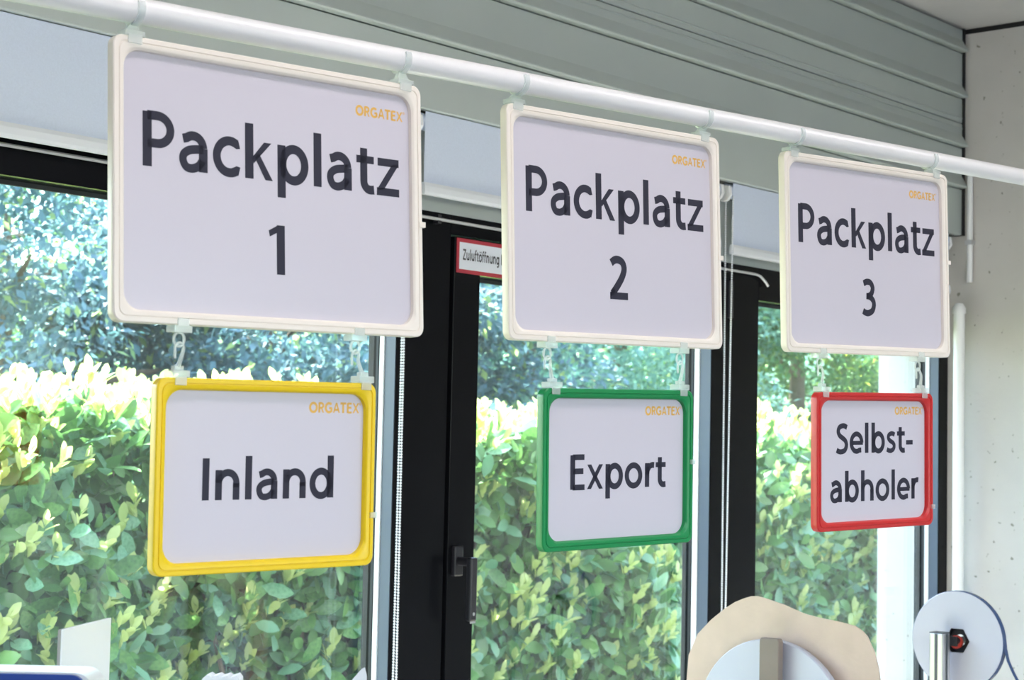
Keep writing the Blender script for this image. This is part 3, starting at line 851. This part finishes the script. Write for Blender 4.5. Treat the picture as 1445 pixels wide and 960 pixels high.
dk.loft([ring(0.166, 0.010), ring(0.1675, 0.008), ring(0.1675, -0.006), ring(0.1655, -0.008)], True, True)
dk.build('white_disc', M['disc'], dp, smooth=True)
MB().prism([(-0.036, 0.0), (0.008, 0.0), (0.008, 0.432), (0.005, 0.437), (-0.033, 0.437), (-0.036, 0.432)], 'x', -0.034, -0.018).build('upright_bar', M['taupe'], dp, bevel=0.002)
MB().tube([(-0.04, -0.014, 0.265), (0.03, -0.014, 0.265)], 0.008, 16).build('axle', M['steel'], dp, smooth=True)
MB().box(-0.06, 0.06, -0.08, 0.08, 0.0, 0.01).build('base_plate', M['steel'], dp)

# white roll on an aluminium profile
rl = tag(empty('roll_holder', (4.07, 2.090, 0.85)), 'slotted aluminium upright holding the white roll by the concrete wall', 'roll holder')
pr = MB(); pr.box(-0.019, 0.019, -0.019, 0.019, 0.0, 0.358)
pr.build('aluminium_profile', M['alu'], rl, bevel=0.003)
for a in (-0.0198, 0.0198):
    MB().box(a - 0.0006, a + 0.0006, -0.0035, 0.0035, 0.005, 0.357).build('slot', M['slot'], rl)
    MB().box(-0.0035, 0.0035, a - 0.0006, a + 0.0006, 0.005, 0.357).build('slot', M['slot'], rl)
MB().box(-0.0185, 0.0185, -0.0185, 0.0185, 0.358, 0.3605).build('end_cap', M['slot'], rl)
MB().tube([(0.018, -0.024, 0.338), (0.10, -0.024, 0.338)], 0.009, 16).build('axle', M['black'], rl, smooth=True)
MB().box(0.0192, 0.026, -0.036, 0.0, 0.326, 0.350).build('axle_bracket', M['black'], rl)
MB().tube([(0.046, -0.020, 0.334), (0.056, -0.020, 0.334)], 0.0165, 20).build('core_ring', M['redcore'], rl, smooth=True)

wr_ = tag(empty('film_roll', (4.12, 2.066, 1.188)), 'white faced roll with dark blue rim and trailing blue strip', 'roll')
def ring2(r, x, n=64, hexa=False):
    out = []
    for k in range(n):
        a = 2 * math.pi * k / n
        rr = r
        if hexa:
            b = (a % (math.pi / 3)) - math.pi / 6
            rr = r * math.cos(math.pi / 6) / math.cos(b)
        out.append((x, rr * math.cos(a), rr * math.sin(a)))
    return out
fd = MB()
fd.loft([ring2(0.034, 0.014, hexa=True), ring2(0.034, -0.004, hexa=True), ring2(0.036, -0.0055), ring2(0.1215, -0.0055), ring2(0.1225, -0.0045)])
fd.build('side_face', M['disc'], wr_, smooth=True)
hc_ = MB().loft([ring2(0.0335, -0.003, hexa=True), ring2(0.0335, 0.0125, hexa=True), ring2(0.0145, 0.0128), ring2(0.0145, 0.0140), ring2(0.0338, 0.0140)])
hc_.build('hub', M['black'], wr_, smooth=True)
fr_ = MB()
fr_.loft([ring2(0.1225, -0.0045), ring2(0.124, -0.0030), ring2(0.124, 0.013), ring2(0.12, 0.015), ring2(0.034, 0.015), ring2(0.034, 0.014)])
fr_.build('rim', M['bluefilm'], wr_, smooth=True)
st = MB()
pth = [(-0.1235 * math.cos(t) , 0.1235 * math.sin(t)) for t in [R(a) for a in (30, 20, 10, 2)]] + [(-0.1250, -0.012), (-0.132, -0.040), (-0.146, -0.068), (-0.164, -0.098), (-0.178, -0.13), (-0.185, -0.18), (-0.186, -0.24), (-0.186, -0.335)]
th = 0.0012
st.loft([[(-0.003, y, z), (0.012, y, z), (0.012, y - th, z), (-0.003, y - th, z)] for y, z in pth], True, True)
st.build('trailing_strip', M['bluefilm'], wr_, smooth=True)

# label printer, white card and papers on the shelf
pa = math.atan2(-0.757, 0.653)
pn = tag(empty('label_printer', (1.097, 1.513, 1.14), (0, 0, pa)), 'white topped blue desktop printer at the lower left edge', 'printer')
def rr2(x0, x1, z0, z1, r, n=6):
    out = [(x0, z0), (x1, z0)]
    out += [(x1 - r + r * math.cos(R(90 * k / n)), z1 - r + r * math.sin(R(90 * k / n))) for k in range(n + 1)]
    out += [(x0 + r * math.cos(R(90 + 90 * k / n)), z1 - r + r * math.sin(R(90 + 90 * k / n))) for k in range(n + 1)]
    return out
MB().prism(rr2(-0.30, 0.008, 0.0, 0.252, 0.02), 'y', 0.004, 0.06).build('housing', M['white_plastic'], pn, smooth=True)
MB().prism(rr2(-0.085, 0.0, 0.012, 0.2505, 0.014), 'y', -0.002, 0.0035).build('front_panel', M['blue'], pn, smooth=True)
MB().prism(rr2(-0.30, -0.089, 0.012, 0.247, 0.014), 'y', 0.0005, 0.0035).build('side_panel', M['white_plastic'], pn, smooth=True)
MB().box(-0.07, -0.015, -0.004, -0.002, 0.05, 0.065).build('label_slot', M['black'], pn)

cA, cB = Vector((1.1987, 1.6991, 1.14)), Vector((1.330, 1.7858, 1.14))
dv = (cB - cA).normalized(); nv = Vector((dv.y, -dv.x, 0))
ca = math.atan2(dv.y, dv.x); cl = (cB - cA).length
wc = tag(empty('display_card', cA, (0, 0, ca)), 'upright blank white card standing behind the blue printer', 'card')
MB().box(0, cl, 0, 0.0012, 0, 0.2755).build('face', M['card'], wc)
MB().box(0, cl, 0.0012, 0.005, 0, 0.2753).build('board_core', M['cardedge'], wc)
MB().box(0.02, cl - 0.02, 0.005, 0.05, 0, 0.004).build('foot', M['cardedge'], wc)

bxw = tag(empty('paper_carton', (1.319, 1.565, 1.14), (0, 0, pa)), 'small white carton with ragged torn top edge', 'carton')
m = MB()
n = 12
top = [(-0.021 + 0.042 * i / n, 0.2255 + 0.0012 * ((i * 7) % 3) - (0.002 if i in (0, n) else 0)) for i in range(n + 1)]
m.prism([(-0.021, 0), (0.021, 0)] + top[::-1], 'y', 0.0, 0.03)
m.build('body', M['card'], bxw)
MB().box(-0.0212, 0.0212, 0.006, 0.024, 0.2, 0.204).build('band', M['cardedge'], bxw)
ps = tag(empty('paper_sheet', (1.423, 1.444, 1.14), (0, 0, pa)), 'white paper corner sticking up beside the bead chain', 'paper')
m = MB()
out = [(-0.030, 0.0), (0.009, 0.0), (0.0055, 0.231), (0.0030, 0.240), (-0.0005, 0.2385), (-0.014, 0.2225), (-0.030, 0.20)]
m.prism(out, 'y', 0.0, 0.0015)
m.build('sheet', M['card'], ps)
MB().box(-0.028, 0.008, 0.0015, 0.02, 0, 0.19).build('backing_block', M['cardedge'], ps)

# pale trolley frame standing behind, seen mirrored in the left window
tf = tag(empty('trolley_frame', (3.25, 0.28, 0.0)), 'pale aluminium trolley frame mirrored in the left window', 'trolley')
for xx in (-0.36, 0.36):
    for yy in (-0.22, 0.22):
        MB().box(xx - 0.02, xx + 0.02, yy - 0.02, yy + 0.02, 0.06, 1.27).build('post', M['post'], tf, bevel=0.002)
        MB().tube([(xx - 0.012, yy, 0.032), (xx + 0.012, yy, 0.032)], 0.032, 16).build('castor', M['black'], tf, smooth=True)
for yy in (-0.22, 0.22):
    MB().box(-0.38, 0.38, yy - 0.02, yy + 0.02, 1.27, 1.34).build('top_bar', M['post'], tf, bevel=0.002)
for zz in (0.25, 0.75):
    MB().box(-0.34, 0.34, -0.24, 0.24, zz, zz + 0.02).build('shelf', M['wood'], tf, bevel=0.002)

# ceiling lamps (outside the frame, lighting the room)
def lamp(x, y, label):
    e = tag(empty('ceiling_lamp', (x, y, CEIL - 0.09)), label, 'lamp', 'ceiling lamps')
    MB().box(-0.75, 0.75, -0.11, 0.11, 0.03, 0.09).build('housing', M['white_plastic'], e, bevel=0.004)
    MB().box(-0.74, 0.74, -0.10, 0.10, 0.0, 0.029).build('diffuser', M['lamp'], e)
for i, (x, y) in enumerate(((-0.6, 0.9), (1.5, 0.9), (3.5, 0.6), (-0.6, -2.2), (1.5, -2.2), (3.6, -2.2))):
    lamp(x, y, ['long ceiling lamp left of the camera', 'long ceiling lamp above the camera', 'long ceiling lamp near the concrete wall',
                'rear ceiling lamp on the left', 'rear ceiling lamp in the middle', 'rear ceiling lamp on the right'][i])

# ------------------------------------------------------------------ outdoors
gr = MB().box(-30, 60, 2.81, 70, -0.3, -0.04).build('ground', M['ground'])
struct(gr, 'dark garden ground outside the windows')
po = tag(empty('garden_post', (5.80, 3.05, -0.04)), 'white square post outside the window beside the concrete wall', 'post')
MB().box(-0.07, 0.07, -0.05, 0.05, 0.0, 3.0).build('shaft', M['post'], po, bevel=0.004)
MB().box(-0.09, 0.09, -0.07, 0.07, 0.0, 0.03).build('foot', M['steel'], po)

# ---- leaves
# unit leaf along +X, lying in XY, folded on the midrib
LV = np.array([(0, 0, 0), (0.28, 0.19, 0.04), (0.28, 0, 0), (0.28, -0.19, 0.04), (0.62, 0.235, 0.035), (0.62, 0, -0.01), (0.62, -0.235, 0.035), (0.86, 0.14, -0.005), (0.86, 0, -0.03), (0.86, -0.14, -0.005), (1, 0, -0.06)], dtype=float)
LF = [(0, 2, 1), (0, 3, 2), (1, 2, 5, 4), (2, 3, 6, 5), (4, 5, 8, 7), (5, 6, 9, 8), (7, 8, 10), (8, 9, 10)]
SV = np.array([(0, 0, 0), (0.45, 0.24, 0.05), (1, 0, -0.04), (0.45, -0.24, 0.05)], dtype=float)
SF = [(0, 1, 2), (0, 2, 3)]
def frames(d, up):
    """rotation matrices with x along d and z near up"""
    d = d / np.linalg.norm(d, axis=1, keepdims=True)
    y = np.cross(up, d); y /= np.linalg.norm(y, axis=1, keepdims=True) + 1e-9
    z = np.cross(d, y)
    return np.stack([d, y, z], axis=2)
def leaf_mesh(name, pos, rot, size, mi, mats, lv=LV, lf=LF):
    n, k = len(pos), len(lv)
    v = np.einsum('nij,kj->nki', rot, lv) * size[:, None, None] + pos[:, None, :]
    me = bpy.data.meshes.new(name)
    loops_tot = sum(len(f) for f in lf)
    flat = np.array([i for f in lf for i in f])
    sizes = np.array([len(f) for f in lf])
    idx = (flat[None, :] + (np.arange(n) * k)[:, None]).ravel()
    tot = np.tile(sizes, n)
    start = np.concatenate(([0], np.cumsum(tot)[:-1]))
    me.vertices.add(n * k); me.loops.add(len(idx)); me.polygons.add(len(tot))
    me.vertices.foreach_set('co', v.ravel())
    me.loops.foreach_set('vertex_index', idx.astype(np.int32))
    me.polygons.foreach_set('loop_start', start.astype(np.int32))
    me.polygons.foreach_set('loop_total', tot.astype(np.int32))
    me.polygons.foreach_set('material_index', np.repeat(mi, len(lf)).astype(np.int32))
    me.polygons.foreach_set('use_smooth', np.ones(len(tot), dtype=bool))
    for m in mats: me.materials.append(m)
    me.update(calc_edges=True)
    me.validate()
    return me
def unit(n):
    a = rng.normal(size=(n, 3)); return a / np.linalg.norm(a, axis=1, keepdims=True)

# ---- hedge of broad glossy leaves
HX0, HX1, HY = 1.6, 9.6, 3.95
hedge = tag(empty('hedge', (5.5, HY + 0.45, -0.04)), 'clipped broadleaf hedge with sunlit top outside the windows', 'hedge')
def hedge_top(x): return 1.70 + 0.03 * np.sin(x * 2.3) + 0.02 * np.sin(x * 7.1 + 1)
def bulge(x, z): return 0.06 * np.sin(x * 5.1 + z * 3) + 0.05 * np.sin(x * 2.2 - z * 6.3) + 0.03 * np.sin(x * 11 + z * 9)
def hedge_leaves(n, zlo, zhi, kind):
    x = rng.uniform(HX0, HX1, n)
    if kind == 'front':
        z = rng.uniform(zlo, zhi, n)
        dep = np.abs(rng.normal(0, 0.15, n))
        y = HY + bulge(x, z) + dep
        out = np.stack([rng.normal(0, 0.55, n), -np.ones(n), rng.normal(0.25, 0.45, n)], 1)
        d = np.stack([rng.normal(0, 0.8, n), rng.normal(-0.35, 0.5, n), rng.normal(-0.05, 0.75, n)], 1)
    else:
        y = rng.uniform(HY, HY + 0.85, n)
        z = hedge_top(x) - np.abs(rng.normal(0, 0.06, n)) - 0.10 * np.clip((HY + 0.10 - y) / 0.1, 0, 1)
        out = np.stack([rng.normal(0, 0.6, n), rng.normal(-0.2, 0.6, n), np.ones(n)], 1)
        d = np.stack([rng.normal(0, 0.8, n), rng.normal(-0.1, 0.8, n), rng.normal(0.5, 0.5, n)], 1)
    size = rng.uniform(0.055, 0.105, n)
    mi = rng.choice([0, 1, 2], n, p=[0.45, 0.33, 0.22])
    return np.stack([x, y, z], 1), frames(d, out), size, mi
def shoots(n, where):
    P, Dd, O, Sz = [], [], [], []
    for i in range(n):
        x = rng.uniform(HX0, HX1)
        if where == 'top':
            y = rng.uniform(HY - 0.02, HY + 0.8); z = hedge_top(x) + rng.uniform(-0.05, 0.045)
            ax = np.array([rng.normal(0, .25), rng.normal(-.1, .25), 1.0])
        else:
            z = rng.uniform(0.7, 1.66); y = HY + bulge(x, z) - 0.02 + abs(rng.normal(0, .03))
            ax = np.array([rng.normal(0, .35), -0.45 + rng.normal(0, .2), 0.9])
        ax /= np.linalg.norm(ax)
        k = rng.integers(5, 8)
        for j in range(k):
            a = 2 * math.pi * j / k + rng.uniform(0, 1)
            side = np.cross(ax, [math.cos(a), math.sin(a), 0.3]); side /= np.linalg.norm(side)
            sp = rng.uniform(0.25, 0.75)
            P.append(np.array([x, y, z]) + ax * 0.012 * j); Dd.append(ax + side * sp); O.append(ax - side * 0.8); Sz.append(rng.uniform(0.035, 0.065))
    return np.array(P), frames(np.array(Dd), np.array(O)), np.array(Sz), np.full(len(P), 3)
sets = [hedge_leaves(26000, 0.62, 1.70, 'front'), hedge_leaves(4000, 0.0, 0.62, 'front'), hedge_leaves(9000, 0, 0, 'top'), shoots(1500, 'top'), shoots(620, 'front')]
pos = np.concatenate([s[0] for s in sets]); rot = np.concatenate([s[1] for s in sets])
siz = np.concatenate([s[2] for s in sets]); mid = np.concatenate([s[3] for s in sets])
# the 300 leaves that show largest become parts of their own
rel = pos - np.array(CAM)
zc = rel @ np.array(FWD)
px = 722.5 + FPX * (rel @ np.array(RGT)) / zc
py = 480 - FPX * (rel @ np.array(UPV)) / zc
vis = (py > 610) & (py < 955) & (pos[:, 1] < HY + 0.06 + bulge(pos[:, 0], pos[:, 2]))
vis &= ((px > 5) & (px < 205) & (py < 930)) | ((px > 215) & (px < 520) & (py > 815)) | ((px > 675) & (px < 755)) | ((px > 770) & (px < 970) & (py > 785)) | ((px > 1075) & (px < 1145) & (py < 850))
score = np.where(vis, siz / zc, 0)
pick = np.argsort(-score)[:300]
keep = np.ones(len(pos), bool); keep[pick] = False
base = np.array(hedge.location)
fo = bpy.data.objects.new('foliage', leaf_mesh('foliage', pos[keep] - base, rot[keep], siz[keep], mid[keep], LEAF))
COL.objects.link(fo); fo.parent = hedge; fo['kind'] = 'stuff'; fo['label'] = 'mass of green hedge leaves'
lm = [leaf_mesh('leaf', np.zeros((1, 3)), np.eye(3)[None], np.ones(1), np.array([0]), [LEAF[k]]) for k in range(4)]
for i in pick:
    o = bpy.data.objects.new('leaf', lm[mid[i]])
    m4 = Matrix(rot[i].tolist()).to_4x4()
    o.matrix_local = Matrix.Translation(Vector(pos[i] - base)) @ m4 @ Matrix.Scale(float(siz[i]), 4)
    o.parent = hedge
    COL.objects.link(o)
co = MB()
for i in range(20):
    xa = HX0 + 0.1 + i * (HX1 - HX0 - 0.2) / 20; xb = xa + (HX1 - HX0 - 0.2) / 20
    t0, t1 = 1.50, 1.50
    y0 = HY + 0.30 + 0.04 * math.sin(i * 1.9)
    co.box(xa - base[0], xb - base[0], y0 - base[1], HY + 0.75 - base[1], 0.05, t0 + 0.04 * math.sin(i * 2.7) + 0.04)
co.build('dark_core', M['core'], hedge)  # added solid dark block inside the hedge, stops views through the leaves
br = MB()
for i in range(46):
    x = HX0 + 0.15 + (HX1 - HX0 - 0.3) * i / 45 + random.uniform(-.05, .05)
    y = HY + random.uniform(0.10, 0.24)
    pts = [(x - base[0], y - base[1] + 0.1, 0.0)]
    for z in (0.5, 0.9, 1.3, 1.6):
        pts.append((x - base[0] + random.uniform(-.1, .1), y - base[1] + random.uniform(-.08, .05), z))
    br.tube(pts, [0.012, 0.010, 0.008, 0.006, 0.003], 5)
br.build('stems', M['bark'], hedge, smooth=True)

# ---- trees behind the hedge
TM = [[leaf_mat('needle_blue_veiled_a', (0.115, 0.20, 0.235), (0.175, 0.28, 0.32), 0.25, 0.65, 0.2), leaf_mat('needle_blue_veiled_b', (0.07, 0.14, 0.165), (0.12, 0.21, 0.24), 0.25, 0.65, 0.2), leaf_mat('needle_blue_c', (0.28, 0.42, 0.20), (0.40, 0.52, 0.22), 0.45, 0.65, 0.2)],  # bluish needles, the veil reflected in the glass mixed into their colour
      [leaf_mat('foliage_veiled_a', (0.25, 0.44, 0.39), (0.38, 0.58, 0.50), 0.3, 0.65, 0.2), leaf_mat('foliage_veiled_b', (0.16, 0.31, 0.28), (0.26, 0.44, 0.38), 0.3, 0.65, 0.2), leaf_mat('foliage_teal_c', (0.30, 0.46, 0.22), (0.42, 0.55, 0.26), 0.45, 0.65, 0.2)],  # green foliage tinted teal to carry the veil reflected in the glass
      [leaf_mat('foliage_green_a', (0.08, 0.20, 0.08), (0.16, 0.32, 0.12), 0.35, 0.65, 0.2), leaf_mat('foliage_green_b', (0.04, 0.11, 0.05), (0.09, 0.20, 0.08), 0.3, 0.65, 0.2), leaf_mat('foliage_green_c', (0.30, 0.42, 0.10), (0.42, 0.52, 0.14), 0.5, 0.65, 0.2)]]
def tree(x, y, h, rad, n, kind, label, size=(0.045, 0.10), low=0.4, thin=0.0):
    t = tag(empty('garden_tree', (x, y, -0.04)), label, 'tree', 'trees behind the hedge')
    nc = 120
    cz = rng.uniform(low, h, nc)
    fr = (cz - low) / (h - low)
    cr = rad * (0.55 + 0.45 * np.sin(np.pi * np.clip(0.15 + 0.75 * (1 - fr), 0, 1))) * np.sqrt(rng.uniform(0.15, 1, nc))
    an = rng.uniform(0, 2 * np.pi, nc)
    cc = np.stack([cr * np.cos(an), cr * np.sin(an), cz], 1)
    w = 1 - thin * fr
    ci = rng.choice(nc, n, p=w / w.sum())
    sc = rng.uniform(0.18, 0.42, nc) * (rad / 1.6)
    off = unit(n) * (rng.uniform(0.2, 1, n) ** 0.5)[:, None] * sc[ci][:, None] * np.array([1.25, 1.25, 0.62])
    p = cc[ci] + off
    p[:, 2] -= 0.25 * (off[:, 0] ** 2 + off[:, 1] ** 2)
    p[:, 2] = np.maximum(p[:, 2], 0.05)
    d = off + unit(n) * 0.35 + np.array([0, 0, -0.10])
    up = np.tile(np.array([0, 0, 1.0]), (n, 1)) + unit(n) * 0.7
    mi = np.where(rng.uniform(size=n) < 0.08, 2, np.where(rng.uniform(size=n) < 0.6, 0, 1))
    me = leaf_mesh('crown', p, frames(d, up), rng.uniform(size[0], size[1], n), mi, TM[kind], SV, SF)
    o = bpy.data.objects.new('crown', me); COL.objects.link(o); o.parent = t
    tk = MB()
    tk.tube([(0, 0, 0), (0.03, 0.02, h * 0.4), (0, 0, h * 0.9)], [0.11, 0.08, 0.02], 10)
    for k in range(9):
        z = low + (h - low) * (0.1 + 0.08 * k)
        a = k * 2.4
        tk.tube([(0, 0, z), (rad * 0.5 * math.cos(a), rad * 0.5 * math.sin(a), z + 0.25), (rad * 0.8 * math.cos(a), rad * 0.8 * math.sin(a), z + 0.3)], [0.035, 0.02, 0.006], 6)
    tk.build('trunk', M['bark'], t, smooth=True)
    return t
TREES = [
 (5.6, 8.6, 3.3, 1.5, 52000, 0, 'blue-green conifer behind the hedge at the far left', 0.5),
 (7.3, 8.3, 3.1, 1.5, 52000, 0, 'drooping blue conifer seen left of the first sign', 0.5),
 (8.8, 9.2, 3.6, 1.7, 52000, 0, 'blue-green conifer seen below the first large sign', 0.3),
 (7.2, 11.6, 4.1, 2.0, 40000, 2, 'taller leafy tree behind the left conifers', 0.6),
 (10.6, 9.0, 5.2, 1.8, 50000, 1, 'teal-veiled tree seen through the handled sash', 0.0),
 (12.6, 9.6, 5.6, 1.9, 50000, 1, 'pale teal-veiled tree seen above the green sign', 0.0),
 (14.6, 9.0, 5.4, 1.9, 44000, 2, 'green tree seen left of the red sign', 0.0),
 (16.6, 9.6, 5.6, 2.0, 44000, 2, 'green tree seen above the red sign', 0.0),
 (19.0, 10.4, 5.6, 2.2, 34000, 1, 'teal-veiled tree at the far right beyond the post', 0.0)]
for (x, y, h, rad, n, kind, lab, thin) in TREES:
    tree(x, y, h, rad, n, kind, lab, thin=thin)
# woodland far behind
n = 26000
fx = rng.uniform(4, 44, n); fy = rng.uniform(16, 21, n)
ht = 3.3 + 3.2 * np.clip((fx - 13) / 5, 0, 1) + 0.5 * np.sin(fx * 0.9)
fz = ht * rng.uniform(0.0, 1, n) ** 0.8
me = leaf_mesh('far_woodland', np.stack([fx, fy, fz], 1), frames(unit(n), unit(n)), rng.uniform(0.3, 0.6, n), rng.choice([0, 1], n), TM[1], SV, SF)
fw = bpy.data.objects.new('far_woodland', me); COL.objects.link(fw)
tag(fw, 'distant woodland foliage behind the garden trees', 'woodland', kind='stuff')
